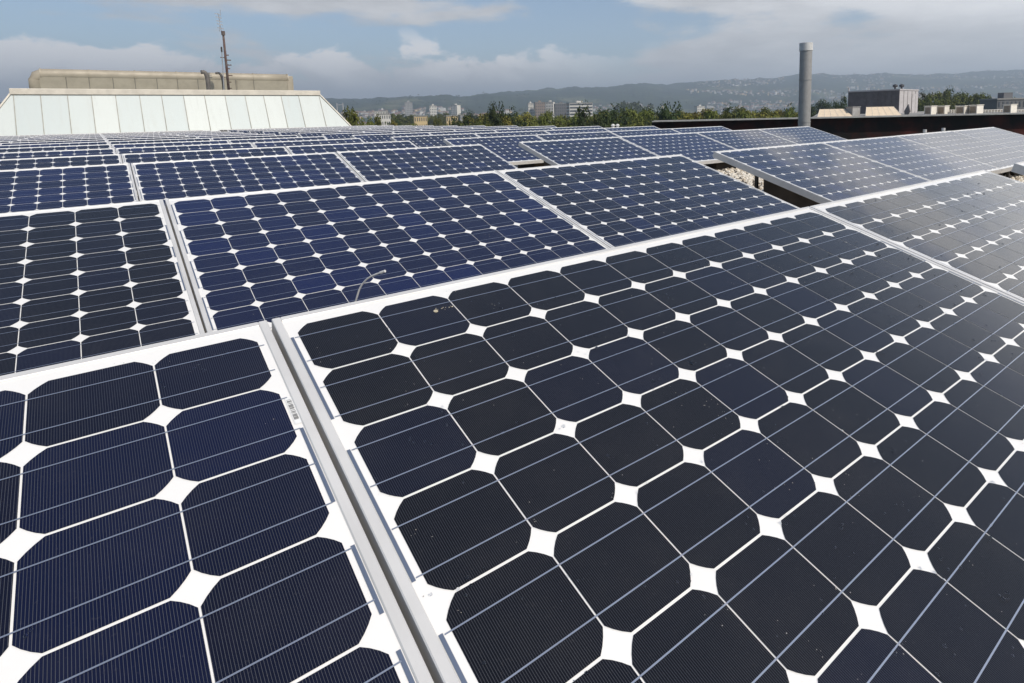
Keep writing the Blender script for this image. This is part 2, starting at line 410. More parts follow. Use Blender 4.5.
panels[(0, -1)]['label'] = 'near solar panel with barcode sticker on its margin at the lower left corner'
panels[(0, 1)]['label'] = 'front row solar panel reflecting grey sky, to the right of the large droplet-specked panel'
panels[(1, 0)]['label'] = 'solar panel with loose cable end over it, directly behind the large droplet-specked panel'
panels[(1, 10)]['label'] = 'second row solar panel with exposed side frame above the open strip of gravel'

# barcode sticker on the near left panel
P = panels[(0, -1)]
M_PAPER = mat('sticker_paper', (.78, .78, .76), .5, 0, .05)
M_INK = mat('barcode_ink', (.06, .06, .065), .5, 0, .1)
s = MB(); sheet(s, 1.5264, 1.5342, -.213, -.160, .0010); st = s.build('barcode_sticker', M_PAPER, P)
s = MB(); q = random.Random(3); v = -.165
while v > -.206:
    h = q.choice((.0005, .0008, .0012)); sheet(s, 1.5274, 1.5330, v - h, v, .0016); v -= h + q.choice((.0009, .0013, .002))
s.build('barcode', M_INK, st)

# water drops on the near panels
M_DROP = bpy.data.materials.new('water_drop'); M_DROP.use_nodes = True
N = NT(M_DROP.node_tree); p = N.n('ShaderNodeBsdfPrincipled'); o = N.n('ShaderNodeOutputMaterial'); N.put(o.inputs[0], p.outputs[0])
p.inputs['Base Color'].default_value = (.95, .97, 1, 1); p.inputs['Roughness'].default_value = .02; p.inputs['IOR'].default_value = 1.33; p.inputs['Transmission Weight'].default_value = 1
def blob(mb, c, r, h, n=8):
    nrm = Vector((0, -ST, CT)); ex = Vector((1, 0, 0)); ey = Vector((0, CT, ST))
    vs = []; rings = 3
    for i in range(rings):
        t = math.pi / 2 * i / rings
        for j in range(n): a = 2 * math.pi * j / n; vs.append(c + (ex * math.cos(a) + ey * math.sin(a)) * r * math.cos(t) + nrm * h * math.sin(t))
    vs.append(c + nrm * h)
    fs = [(i * n + j, i * n + (j + 1) % n, (i + 1) * n + (j + 1) % n, (i + 1) * n + j) for i in range(rings - 1) for j in range(n)]
    fs += [((rings - 1) * n + j, (rings - 1) * n + (j + 1) % n, rings * n) for j in range(n)]
    mb.add(vs, fs)
OFF = Vector((.762, -.5, ROOF))
d = MB(); q = random.Random(12)
for c in range(520):
    k = q.choices((0, -1, 1), (10, 1.2, 3))[0]
    u, v = q.uniform(.0, 1.52), q.uniform(-.98, -.01)
    for _ in range(q.choice((1, 1, 1, 2, 3, 5))):
        r = q.uniform(.0008, .0024) * (1 if q.random() < .8 else 1.4); blob(d, PL(u + k * PITCH + q.gauss(0, .008), v + q.gauss(0, .005), .0013) + OFF, r, r * .75)
tag(d.build('water_drops', M_DROP, smooth=True), kind='stuff')
# pale specks on the near panels: dried dirt and painted sun glints
M_SPECK = mat('pale_dirt_glint', (.46, .42, .36), .9, 0, .4, 60)
d = MB(); q = random.Random(44)
for c in range(420):
    k = q.choices((0, -1, 1, 20), (10, 1.5, 2, 2))[0]; u, v = q.uniform(.0, 1.52), q.uniform(-1.0, .01)
    for _ in range(q.choice((1, 1, 1, 2, 4))):
        r = q.uniform(.0003, .0007)
        if k == 20: blob(d, PL(u + .014 + q.gauss(0, .01), v + q.gauss(0, .006), .0013) + OFF + Vector((0, ROWY[1], 0)), r * 1.5, r * .5, 6)
        else: blob(d, PL(u + k * PITCH + q.gauss(0, .01), v + q.gauss(0, .006), .0013) + OFF, r, r * .5, 6)
tag(d.build('dirt_glint_specks', M_SPECK), kind='stuff')
# a small bird dropping
M_DROPPING = mat('dried_dropping', (.62, .55, .40), .8, 0, .5, 90)
d = MB(); q = random.Random(2)
blob(d, PL(.217, -.050, .0013) + OFF, .0042, .0016, 9)
for i in range(14): blob(d, PL(.217 + q.gauss(0, .007) + i * .0018, -.050 + q.gauss(0, .003) + i * .0004, .0013) + OFF, q.uniform(.0006, .0014), .0005, 6)
tag(d.build('bird_dropping', M_DROPPING, smooth=True), 'small dried yellowish bird dropping on the top edge cell of the large near panel', 'bird dropping')

# loose cable end sticking up between the front row and the second row
M_CABLE = mat('grey_cable', (.66, .65, .63), .45, 0, .15)
b0 = at(357, 298, 1.55); pts = []
for x, y, D in ((352, 312, 1.60), (356, 300, 1.58), (360, 288, 1.57), (366, 280, 1.56), (373, 275.5, 1.55), (381, 272.5, 1.54)): pts.append(at(x, y, D))
c = MB()
pp = []
for i in range(len(pts) - 1):
    p0 = pts[max(i - 1, 0)]; p1 = pts[i]; p2 = pts[i + 1]; p3 = pts[min(i + 2, len(pts) - 1)]
    for t in (0, .25, .5, .75): pp.append(.5 * ((2 * p1) + (p2 - p0) * t + (2 * p0 - 5 * p1 + 4 * p2 - p3) * t * t + (3 * p1 - p0 - 3 * p2 + p3) * t ** 3))
pp.append(pts[-1])
low = pp[0]; pp = [Vector((low.x - .02, low.y - .02, ROOF + .02)), Vector((low.x - .015, low.y, (ROOF + low.z) / 2))] + pp
c.tube(pp, .0024, 8)
cb = c.build('cable', M_CABLE, smooth=True); tag(cb, 'thin grey loose cable end curling up behind the top edge of the large near panel', 'cable')
c = MB(); e = pp[-1]; dv = (pp[-1] - pp[-2]).normalized(); c.tube([e - dv * .003, e + dv * .014], .0036, 8); c.build('cable_tip', M_CABLE, cb)

# loose pebbles in the open strip between the panel groups
M_PEB = [mat('pale_pebble', (.78, .72, .62), .85, 0, .3, 30), mat('buff_pebble', (.55, .47, .36), .85, 0, .3, 30), mat('dark_pebble', (.09, .075, .06), .85, 0, .3, 30)]
d = MB(); q = random.Random(5)
for i in range(11500):
    x, y = (q.uniform(3.0, 9.8), q.uniform(1.95, 4.15)) if i < 9800 else (q.uniform(3.0, 8.5), q.uniform(.2, 1.25))
    r = q.uniform(.016, .036)
    vs = []; a0 = q.uniform(0, 6)
    for j in range(5): a = a0 + j * 1.257; k = r * q.uniform(.75, 1.2); vs.append((x + k * math.cos(a), y + k * math.sin(a) * .8, ROOF + r * .25))
    k = r * q.uniform(.5, .9)
    vs.append((x + q.uniform(-.3, .3) * r, y + q.uniform(-.3, .3) * r, ROOF + r * q.uniform(.7, 1.1))); vs += [(vx, vy, ROOF - .005) for vx, vy, _ in vs[:5]]
    d.add(vs, [(j, (j + 1) % 5, 5) for j in range(5)] + [(6 + j, 6 + (j + 1) % 5, (j + 1) % 5, j) for j in range(5)], q.choices((0, 1, 2), (5, 3, 1.5))[0])
tag(d.build('gravel', M_PEB), kind='stuff')

# ------------------------------------------------------------------ sloped metal roof structure on the left
def mat_cladding():
    M = bpy.data.materials.new('pale_zinc_sheet'); M.use_nodes = True
    N = NT(M.node_tree); p = N.n('ShaderNodeBsdfPrincipled'); o = N.n('ShaderNodeOutputMaterial'); N.put(o.inputs[0], p.outputs[0])
    tc = N.n('ShaderNodeTexCoord').outputs['Object']
    tone = N.n('ShaderNodeAttribute', attribute_name='tone').outputs['Fac']
    streak = N.noise(N.vmul(tc, (3, .4, .4)), 2.2, 7, .65)
    c = N.mix(tone, (.36, .405, .41, 1), (.43, .46, .45, 1)); c = N.mix(N.math('MULTIPLY', N.ramp(streak, .45, .8), .5), c, (.35, .37, .36, 1))
    c = N.mix(N.math('MULTIPLY', N.ramp(N.noise(tc, 14, 6, .7), .55, .8), .35), c, (.38, .38, .35, 1))
    N.put(p.inputs['Base Color'], c); p.inputs['Metallic'].default_value = .15; p.inputs['Roughness'].default_value = .5
    return M
M_CLAD = mat_cladding()
M_SEAM = mat('cladding_seam', (.30, .29, .25), .6, .1, .2)
M_COPE = mat('cream_coping', (.66, .61, .52), .6, 0, .15, 3)
YT, ZT, YB, ZB = 28.6, 1.46, 27.55, ROOF
SL = [-5.2, -4.2, -3.2, -2.2, -1.12, .0 + .55 - .53, 0.0]
base = thing('metal_clad_hall', (3, 30, ROOF), 'low pale metal clad hall with sloped seamed face and hipped end, behind the panel rows', 'building')
def wl(p, o=base): return Vector(p) - o.location
def onplane_y(px, py, Y):
    r = ray(px, py); s_ = (Y - CAM.y) / r.y; return CAM + r * s_
seams = [onplane_y(px, 92, YT).x for px in (13, 40, 67, 91, 115, 139, 161, 183, 204, 224.5, 244.5, 263, 280.5, 298, 315.6)]
x_l, x_r = onplane_y(11.7, 92, YT).x, onplane_y(318.5, 91, YT).x
xb_l, xb_r = x_l - 1.25, onplane_y(352, 126, YB + .3).x + .25
edges = [xb_l] + seams + [xb_r]
mb = MB(); tones = []; q = random.Random(4)
def yz(t): return YB + (YT - YB) * t, ZB + (ZT - ZB) * t
xs = [x_l] + seams[1:-1] + [x_r]
for i in range(len(xs) - 1):
    xa, xb = xs[i], xs[i + 1]
    if i == 0: qd = [(x_l, YB, ZB), (xb, YB, ZB), (xb, YT, ZT), (x_l, YT, ZT)]
    else: qd = [(xa, YB, ZB), (xb, YB, ZB), (xb, YT, ZT), (xa, YT, ZT)]
    j = q.uniform(0, .004); qd = [wl((x, y - j, z)) for x, y, z in qd]
    mb.add(qd, [(0, 1, 2, 3)]); tones.append(q.random())
for tri in ([(xb_l, YB, ZB), (x_l, YB, ZB), (x_l, YT, ZT)], [(x_r, YB, ZB), (xb_r, YB, ZB), (x_r, YT, ZT)]):
    mb.add([wl(p) for p in tri], [(0, 1, 2)]); tones.append(.6)
YK = YT + 9
mb.add([wl(p) for p in [(xb_r, YB, ZB), (xb_r, YK + 1, ZB), (x_r, YK, ZT), (x_r, YT, ZT)]], [(0, 1, 2, 3)]); tones.append(.5)
mb.add([wl(p) for p in [(xb_l, YB, ZB), (xb_l, YK + 1, ZB), (x_l, YK, ZT), (x_l, YT, ZT)]], [(3, 2, 1, 0)]); tones.append(.5)
mb.add([wl(p) for p in [(x_l, YT, ZT), (x_r, YT, ZT), (x_r, YK, ZT), (x_l, YK, ZT)]], [(0, 1, 2, 3)]); tones.append(.5)
mb.add([wl(p) for p in [(xb_l, YK + 1, ZB), (xb_r, YK + 1, ZB), (x_r, YK, ZT), (x_l, YK, ZT)]], [(0, 1, 2, 3)]); tones.append(.5)
co = mb.build('cladding', M_CLAD, base)
a_ = co.data.attributes.new('tone', 'FLOAT', 'FACE'); a_.data.foreach_set('value', tones)
mb = MB(); up = (0, -.87, .48)
for x in seams[:-1]: mb.bar(wl((x, YB - .012, ZB + .02)), wl((x, YT - .012, ZT - .02)), .022, .03, up)
mb.bar(wl((x_r, YB - .012, ZB + .02)), wl((x_r, YT - .012, ZT - .02)), .022, .03, up)
mb.build('seams', M_SEAM, base)
mb = MB(); mb.box(x_l - base.location.x - .06, x_r - base.location.x + .06, YT - .07 - base.location.y, YT + .35 - base.location.y, ZT - ROOF - .02, ZT - ROOF + .20); mb.build('coping', M_COPE, base, bevel=.015)
mb = MB(); mb.bar(wl((xb_r, YB - .01, ZB)), wl((x_r + .03, YT - .01, ZT + .03)), .05, .06, up); mb.bar(wl((xb_l, YB - .01, ZB)), wl((x_l - .03, YT - .01, ZT + .03)), .05, .06, up); mb.build('hip_flashing', M_COPE, base)

# beige housing with a round duct along its top
M_BEIGE = mat('beige_sheet', (.31, .28, .215), .6, .1, .15, 2)
M_DUCT = mat('beige_duct', (.37, .325, .25), .55, .05, .15, 2)
M_BSEAM = mat('dark_joint', (.13, .12, .10), .7, 0, .2)
YH = 31.5   # behind the front edge of the hall
hx0, hx1 = onplane_y(34, 80, YH).x, onplane_y(291, 80, YH).x
zt0 = onplane_y(60, 69.4, YH).z; zt1 = onplane_y(270, 72.8, YH).z; zt = (zt0 + zt1) / 2
h = thing('duct_housing', ((hx0 + hx1) / 2, YH + .6, ZT), 'long beige housing topped by a round duct, standing on the pale metal clad hall', 'ventilation duct')
def hl(p): return Vector(p) - h.location
dr = .22; zw = zt - dr
mb = MB(); mb.box(hx0 + .16 - h.location.x, hx1 - .1 - h.location.x, YH + .12 - h.location.y, YH + 1.2 - h.location.y, .0, zw - ZT); mb.build('housing_wall', M_BEIGE, h)
mb = MB()
pts = [(hx0 + .02, YH + .3, ZT + .02), (hx0 + .03, YH + .3, zw - .22), (hx0 + .10, YH + .3, zw - .08), (hx0 + .26, YH + .3, zw), (hx0 + .5, YH + .3, zw)] + [(hx0 + .5 + (hx1 - hx0 - .6) * t / 8, YH + .3, zw) for t in range(1, 9)]
mb.tube([hl(p) for p in pts], dr, 20); mb.build('duct', M_DUCT, h, smooth=True)
mb = MB()
for px in (66, 89, 113, 135, 157, 177.5, 198, 236, 254): x = onplane_y(px, 80, YH).x; mb.box(x - h.location.x - .012, x - h.location.x + .012, YH + .112 - h.location.y, YH + .12 - h.location.y, 0, zw - ZT)
mb.build('wall_joints', M_BSEAM, h)
for px in (40, 89, 135, 177, 254, 288):
    x = onplane_y(px, 72, YH).x; mb = MB(); mb.tube([hl((x - .025, YH + .3, zw)), hl((x + .025, YH + .3, zw))], dr + .018, 20); mb.build('duct_collar', M_DUCT, h, smooth=False)
x = onplane_y(288, 76, YH).x; mb = MB(); mb.box(x - h.location.x - .04, x - h.location.x + .25, YH + .1 - h.location.y, YH + .6 - h.location.y, 0, zw - ZT + .12); mb.build('end_casing', M_DUCT, h, bevel=.03)
x0_, x1_ = onplane_y(236, 80, YH).x, onplane_y(253, 80, YH).x
mb = MB(); mb.box(x0_ - h.location.x + .05, x1_ - h.location.x - .05, YH + .09 - h.location.y, YH + .118 - h.location.y, .1, zw - ZT - .12); mb.build('access_door', M_BEIGE, h)
# dark gooseneck vents in front of it
M_GOOSE = mat('weathered_dark_pipe', (.17, .155, .14), .6, .1, .3)
YG = 30.2
for lab, px0, py0, px1, rr in (('fat dark gooseneck vent pipe curving up in front of the beige duct housing', 204, 72, 208.5, .085), ('thin dark gooseneck vent pipe beside the mast foot', 218.5, 73, 223.5, .05)):
    g = MB(); A = onplane_y(px1, 88, YG); top = onplane_y(px0, py0, YG)
    foot = Vector((A.x, YG, ZT - .02)); wd = A.x - top.x
    pts = [foot, Vector((A.x, YG, top.z - .42))] + [Vector((A.x - wd * (1 - math.cos(t)), YG, top.z - .42 + .42 * math.sin(t))) for t in (.3, .6, .9, 1.2, 1.5)]
    pts += [Vector((top.x - .12, YG, top.z - .01))]
    g.tube([p - foot for p in pts], [rr] * 3 + [rr * 1.0] * (len(pts) - 3), 12)
    go = g.build('gooseneck_vent', M_GOOSE, loc=foot, smooth=True); tag(go, lab, 'vent pipe')
# small dark brackets at the right end
x = onplane_y(279, 88, YG).x
br = thing('roof_bracket', (x, YG, ZT), 'small dark open frame bracket at the right end of the metal clad hall roof', 'bracket')
mb = MB()
for dx in (-.22, -.02, .05, .25): mb.box(dx - .02, dx + .02, -.02, .02, 0, .17)
mb.build('posts', M_DARKSTEEL, br); mb = MB(); mb.box(-.24, 0, -.025, .025, .17, .205); mb.box(.03, .27, -.025, .025, .17, .205); mb.build('rails', M_DARKSTEEL, br)

# radio mast
M_RUST = mat('red_oxide_paint', (.085, .030, .020), .7, .1, .5, 6, col2=(.12, .10, .09))
M_ALU = mat('antenna_aluminium', (.45, .45, .46), .4, .6, .2)
YM = 29.6
foot = onplane_y(229, 92, YM); foot.z = ZT
mtop = onplane_y(223.2, 34, YM); tip = onplane_y(218.6, 11, YM)
mast = thing('radio_mast', foot, 'leaning red brown lattice mast with pale antenna rods at its top', 'antenna mast')
A = Vector((0, 0, 0)); B = mtop - foot; C_ = tip - foot
mb = MB(); mb.tube([A, A + B * .5, B], [.055, .05, .042], 10); mb.build('mast_pole', M_RUST, mast, smooth=True)
ax = B.normalized(); sx = Vector((1, 0, 0))
for t in (.12, .22, .33, .44, .50, .58, .66): mb = MB(); mb.bar(A + B * t - sx * .02, A + B * t + sx * (.20 if t in (.33, .5, .58) else .13), .03, .045); mb.build('step_bolt', M_RUST, mast)
for t in (.3, .62): mb = MB(); mb.bar(A + B * t - sx * .20, A + B * t, .03, .03); mb.build('side_bracket', M_RUST, mast)
mb = MB(); mb.tube([B - ax * .05, B + ax * .12], .075, 10); mb.build('mast_head', M_RUST, mast)
mb = MB(); mb.tube([B + Vector((-.05, 0, .0)), C_ + Vector((-.03, 0, -.1))], .014, 6); mb.tube([B + Vector((-.13, 0, .1)), C_ + Vector((.07, 0, .05))], .010, 6); mb.build('antenna_rod', M_ALU, mast)
mb = MB()
for t in (.25, .42, .55, .72, .86): c_ = B.lerp(C_, t); mb.bar(c_ + Vector((-.17, 0, .02)), c_ + Vector((.06, 0, -.02)), .022, .03)
mb.build('antenna_elements', M_ALU, mast)
f2 = onplane_y(224, 92, YM); f2.z = ZT; t2 = onplane_y(221.8, 52, YM)
mb = MB(); mb.tube([(0, 0, 0), t2 - f2], [.022, .018], 8); wa = mb.build('whip_antenna', M_STEEL, loc=f2); tag(wa, 'thin grey whip pole standing close to the left of the red brown mast', 'antenna')
mb = MB(); mb.tube([t2 - f2, t2 - f2 + Vector((0, 0, .22))], .035, 8); mb.build('antenna_tip', M_DARKSTEEL, wa)

# ------------------------------------------------------------------ chimney and small pipes on the roof
M_FLUE = mat('grey_flue_steel', (.36, .35, .34), .48, .35, .12, 3)
M_FLUECAP = mat('pale_flue_cap', (.64, .63, .61), .5, .15, .12, 3)
DC = 40.0
c0 = ground_at(804.4, DC, GROUND); ctop = at(806.7, 44, DC)
ch = thing('chimney', c0, 'tall grey steel flue pipe with paler cap rising before the dark wall', 'chimney')
H = ctop.z - GROUND; HV = 83 / F * DC; rc = 12.0 / F * DC / 2
mb = MB(); mb.tube([(0, 0, 0), (0, 0, H * .5), (0, 0, H - .092 * HV)], rc * .97, 36); mb.build('flue_pipe', M_FLUE, ch, smooth=False)
mb = MB(); n = 28
n = 36; mb.tube([(0, 0, H - .092 * HV), (0, 0, H)], rc * 1.06, n, cap=False); mb.tube([(0, 0, H), (0, 0, H - .05 * HV)], rc * .92, n); mb.build('flue_cap', M_FLUECAP, ch)
for zz in (H - HV * .43, H - HV * .93, H * .5, H * .25): mb = MB(); mb.tube([(0, 0, zz - .025), (0, 0, zz + .025)], rc * 1.03, 36); mb.build('pipe_band', M_FLUE, ch)
mb = MB(); mb.tube([(0, 0, 0.002), (0, 0, .06)], [rc * 1.8, rc * 1.05], 24); mb.build('base_flashing', M_STEEL, ch)
for px, py, lab in ((925, 129.5, 'left one of two short grey vent stubs before the dark wall'), (943.5, 128, 'right one of two short grey vent stubs before the dark wall')):
    D = 12.2; t = at(px, py, D); v_ = MB(); hh = t.z - ROOF; v_.tube([(0, 0, 0), (0, 0, hh - .06)], .025, 12); v_.tube([(0, 0, hh - .06), (0, 0, hh)], .035, 12)
    tag(v_.build('vent_stub', M_FLUECAP, loc=(t.x, t.y, ROOF)), lab, 'vent pipe', 'short vent stubs at the roof edge')
for px, lab in ((613, 'left of two tiny white vents behind the right panel ends'), (617.5, 'right of two tiny white vents behind the right panel ends')):
    t = at(px, 125.6, 18.5); v_ = MB(); v_.tube([(0, 0, 0), (0, 0, t.z - ROOF)], .05, 10); v_.tube([(0, 0, t.z - ROOF), (0, 0, t.z - ROOF + .05)], [.075, .03], 10)
    tag(v_.build('roof_vent', M_FLUECAP, loc=(t.x, t.y, ROOF)), lab, 'vent pipe', 'tiny white vents behind the panels')

# ------------------------------------------------------------------ neighbouring flat roofed building with a dark wall
def mat_darkwall():
    M = bpy.data.materials.new('dark_red_wall'); M.use_nodes = True
    N = NT(M.node_tree); p = N.n('ShaderNodeBsdfPrincipled'); o = N.n('ShaderNodeOutputMaterial'); N.put(o.inputs[0], p.outputs[0])
    tc = N.n('ShaderNodeTexCoord').outputs['Object']
    c = N.mix(N.ramp(N.noise(tc, .22, 6, .6), .46, .75), (.006, .005, .005, 1), (.085, .015, .009, 1))
    N.put(p.inputs['Base Color'], c); p.inputs['Roughness'].default_value = .8; p.inputs['Specular IOR Level'].default_value = .15
    return M
M_DWALL = mat_darkwall()
M_SLAB = mat('grey_roof_edge', (.34, .34, .33), .7, 0, .25, 2)
M_ROOF2 = mat('pale_roof_felt', (.30, .29, .27), .85, 0, .3, 1)
DW = 52.0
zt2 = CAM.z - 8.1 * DW / F
def lvl(px, D, z): p = at(px, 115, D); return Vector((p.x, p.y, z))
nb = thing('dark_walled_building', lvl(850, DW, GROUND), 'neighbouring flat roofed building with a nearly black wall and thin grey roof edge', 'building')
def nl(p): return Vector(p) - nb.location
pl, pr = lvl(652, DW, 0), lvl(1250, DW, 0)
ql, qr = lvl(818, 95, 0), lvl(1250, 95, 0)
lm, ll = lvl(812, DW + 2.5, 0), lvl(655, DW + 2.5, 0)
def prism(mb, pts, z0, z1, mi=0):
    n = len(pts); b_ = [nl((p.x, p.y, z0)) for p in pts]; t_ = [nl((p.x, p.y, z1)) for p in pts]
    mb.add(b_ + t_, [tuple(range(n))[::-1], tuple(range(n, 2 * n))] + [(i, (i + 1) % n, n + (i + 1) % n, n + i) for i in range(n)], mi)
mb = MB(); prism(mb, [pl, pr, qr, ql, lm, ll], GROUND, zt2 - .11); mb.build('wall', M_DWALL, nb)
fw = (RW.transposed() @ Vector((0, 0, 1))); fw.z = 0; fw.normalize()
ov = fw * -.8; rt = Vector((fw.y, -fw.x, 0))  # roof edge stretched forward to shade the wall below
mb = MB(); prism(mb, [pl + ov - rt * .1, pr + ov, qr, ql, lm, ll], zt2 - .108, zt2 - .02); mb.build('roof_edge', M_SLAB, nb)
mb = MB(); prism(mb, [pl + ov * .6 - rt * .0, pr + ov * .6, qr, ql + rt * .1, lm, ll], zt2 - .018, zt2 - .012); mb.build('roof_felt', M_ROOF2, nb)
Z2 = zt2 - .012
# skylights
M_SKYL = mat('cream_skylight', (.74, .60, .43), .5, 0, .1, 3)
for lab, xa, xb_, xc, xd, yt_, D in (('smaller cream skylight with sloped face, left of the grey ventilation box', 817.5, 852.5, 819.5, 844, 109.0, 54.8), ('larger cream skylight with sloped face in front of the plant room', 865.5, 901.5, 866, 893, 106.8, 54.8)):
    a_ = lvl(xa, D, Z2); b2 = lvl(xb_, D, Z2); zt_ = at((xc + xd) / 2, yt_, D + 1.6).z
    t0 = lvl(xc, D + 1.6, zt_); t1 = lvl(xd, D + 1.6, zt_)
    g0 = lvl(xc, D + 4.0, Z2); g1 = lvl(xd, D + 4.0, Z2)
    o_ = thing('skylight', (a_ + b2) / 2, lab, 'skylight', 'cream skylights on the neighbouring roof'); L_ = o_.location
    mb = MB(); mb.add([p - L_ for p in (a_, b2, t1, t0, g1, g0)], [(0, 1, 2, 3), (3, 2, 4, 5), (0, 3, 5), (1, 4, 2), (0, 5, 4, 1)]); mb.build('hood', M_SKYL, o_)
    mb = MB()
    for t in (.0, .2, .4, .6, .8, 1.0): mb.bar(a_.lerp(b2, t) - L_ - fw * .01, t0.lerp(t1, t) - L_ - fw * .01 + Vector((0, 0, .008)), .03, .02, -fw)
    mb.build('glazing_bars', M_COPE, o_)
# generic box with louvres on the neighbouring roof: corner nearest at px xm
M_WHITEBOX = mat('white_vent_casing', (.82, .77, .68), .6, 0, .1, 3)
M_LOUV = mat('brown_shade_louvre', (.27, .20, .14), .7, 0, .25, 8)  # brown also paints in the shade on the boxes' left side
def vent_box(lab, xl, xm, xr, ytop, D, mw, ml, name='vent_cowl', grp=None):
    nrm = lvl(xm, D, Z2); pl_ = lvl(xl, D + 1.1, Z2); pr_ = lvl(xr, D + 1.1, Z2); bk = pl_ + pr_ - nrm
    zt_ = at(xm, ytop, D).z
    o_ = thing(name, nrm, lab, 'roof vent', grp); L_ = o_.location
    up_ = Vector((0, 0, zt_ - Z2))
    mb = MB(); q4 = [nrm - L_, pr_ - L_, bk - L_, pl_ - L_]; mb.hexa(q4 + [p + up_ for p in q4]); mb.build('casing', mw, o_)
    cx = sum(q4, Vector()) / 4
    mb = MB(); q5 = [cx + (p - cx) * 1.12 + up_ for p in q4]; mb.hexa([p + Vector((0, 0, .001)) for p in q5] + [p + Vector((0, 0, .05)) for p in q5]); mb.build('lid', mw, o_)
    # louvre field on the left face
    n_ = (nrm - pr_).normalized() * .012; A_, B_ = nrm - L_, pl_ - L_
    mb = MB(); a2, b3 = A_.lerp(B_, .12) + n_, A_.lerp(B_, .88) + n_
    hh = up_.z; K = 6
    for i in range(K):
        z0, z1 = hh * (.1 + .78 * i / K), hh * (.1 + .78 * (i + .8) / K)
        mb.add([a2 + Vector((0, 0, z0)) + n_ * 2, b3 + Vector((0, 0, z0)) + n_ * 2, b3 + Vector((0, 0, z1)), a2 + Vector((0, 0, z1))], [(0, 1, 2, 3)])
    mb.build('louvre', ml, o_)
    return o_
G = 'white louvred vents along the neighbouring roof edge'
M_GREYBOX = mat('grey_vent_casing', (.36, .35, .34), .6, 0, .15, 3)
vent_box('grey ventilation box between the two cream skylights', 845.5, 852.5, 860, 107.2, 55.2, M_GREYBOX, M_GREYBOX)
vent_box('leftmost white louvred vent box on the neighbouring roof', 924, 931, 936.5, 106.2, 55.2, M_WHITEBOX, M_LOUV, grp=G)
vent_box('second white louvred vent box from the plant room, almost touching the leftmost', 936.8, 944.5, 949, 106.0, 55.8, M_WHITEBOX, M_LOUV, grp=G)
vent_box('third white louvred vent box from the plant room, left half of the second pair', 955, 964, 969.5, 106.0, 55.2, M_WHITEBOX, M_LOUV, grp=G)
vent_box('fourth white louvred vent box from the plant room, right half of the second pair', 969, 976.5, 983, 105.2, 54.6, M_WHITEBOX, M_LOUV, grp=G)
vent_box('rightmost white louvred vent box standing alone beside the slatted rail', 1002.5, 1010.5, 1016.5, 104.6, 55.2, M_WHITEBOX, M_LOUV, grp=G)
# slatted rails
for lab, xa, xb_ in (('low slatted roof rail between the second pair of vents and the lone vent', 982, 1003), ('low slatted roof rail right of the lone vent', 1015, 1060), ('short slatted roof rail between the two pairs of vents', 948.5, 956)):
    A_, B_ = lvl(xa, 62, Z2), lvl(xb_, 62, Z2); o_ = thing('roof_rail', A_, lab, 'railing', 'low slatted rails on the neighbouring roof'); L = B_ - A_
    zt_ = at(xa, 110.0, 62).z - Z2
    mb = MB(); mb.bar(Vector((0, 0, zt_)), L + Vector((0, 0, zt_)), .06, .05); mb.bar(Vector((0, 0, zt_ * .35)), L + Vector((0, 0, zt_ * .35)), .06, .04); mb.build('rail_bars', M_WHITEBOX, o_)
    mb = MB(); k = max(3, int(L.length / .28))
    for i in range(k + 1): p = L * (i / k); mb.box(p.x - .045, p.x + .045, p.y - .045, p.y + .045, 0, zt_ - .03)
    mb.build('slats', M_WHITEBOX, o_)
    mb = MB(); mb.bar(fw * .12 + Vector((0, 0, zt_ * .4)), L + fw * .12 + Vector((0, 0, zt_ * .4)), .03, zt_ * .75); mb.build('backing', M_LOUV, o_)
# plant room
M_PR = mat('grey_brown_shaded_metal', (.14, .125, .125), .6, .1, .2, 2)  # darker copy of the cladding, shade of the left wall painted in
M_PR_LIT = mat('pale_grey_sunlit_metal', (.50, .47, .465), .6, .1, .12, 2)  # paler copy, sunlight on the end wall painted in
D0 = 72.0
nrm = lvl(898.5, D0, Z2); pl_ = lvl(847.5, D0 * 17.2 / 16.0, Z2); pr_ = lvl(917.3, D0 * 17.2 / 16.2, Z2); bk = pl_ + pr_ - nrm
pr_room = thing('plant_room', nrm, 'grey metal clad plant room box with two small black domes on its roof', 'plant room'); L_ = nrm
hh = at(898.5, 90.3, D0).z - Z2
q4 = [p - L_ for p in (nrm, pr_, bk, pl_)]
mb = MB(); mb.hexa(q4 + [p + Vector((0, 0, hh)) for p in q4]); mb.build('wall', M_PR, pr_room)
cx = sum(q4, Vector()) / 4
mb = MB(); q5 = [cx + (p - cx) * 1.02 for p in q4]; mb.hexa([p + Vector((0, 0, hh + .001)) for p in q5] + [p + Vector((0, 0, hh + .16)) for p in q5]); mb.build('roof_cap', M_PR_LIT, pr_room)
n1 = (nrm - pl_).normalized(); n1 = Vector((n1.x, n1.y, 0)); e1 = q4[1]
mb = MB(); off = n1 * .006
mb.add([off + e1 * .01, off + e1 * .99, off + e1 * .99 + Vector((0, 0, hh * .995)), off + e1 * .01 + Vector((0, 0, hh * .995))], [(0, 1, 2, 3)]); mb.build('sunlit_end_sheet', M_PR_LIT, pr_room)  # sheet carrying the painted sunlight of the end wall
mb = MB()
for t in (.22, .42, .64, .84): p = e1 * t + n1 * .02; mb.bar(p, p + Vector((0, 0, hh * .98)), .05, .03, n1)
mb.build('ribs', M_PR, pr_room)
mb = MB(); p0, p1 = e1 * .66 + n1 * .03, e1 * .92 + n1 * .03
mb.add([p0 + Vector((0, 0, .1)), p1 + Vector((0, 0, .1)), p1 + Vector((0, 0, hh * .86)), p0 + Vector((0, 0, hh * .86))], [(0, 1, 2, 3)]); mb.build('door', M_PR_LIT, pr_room)
e2 = q4[3]; n2 = (nrm - pr_).normalized(); n2.z = 0
mb = MB()
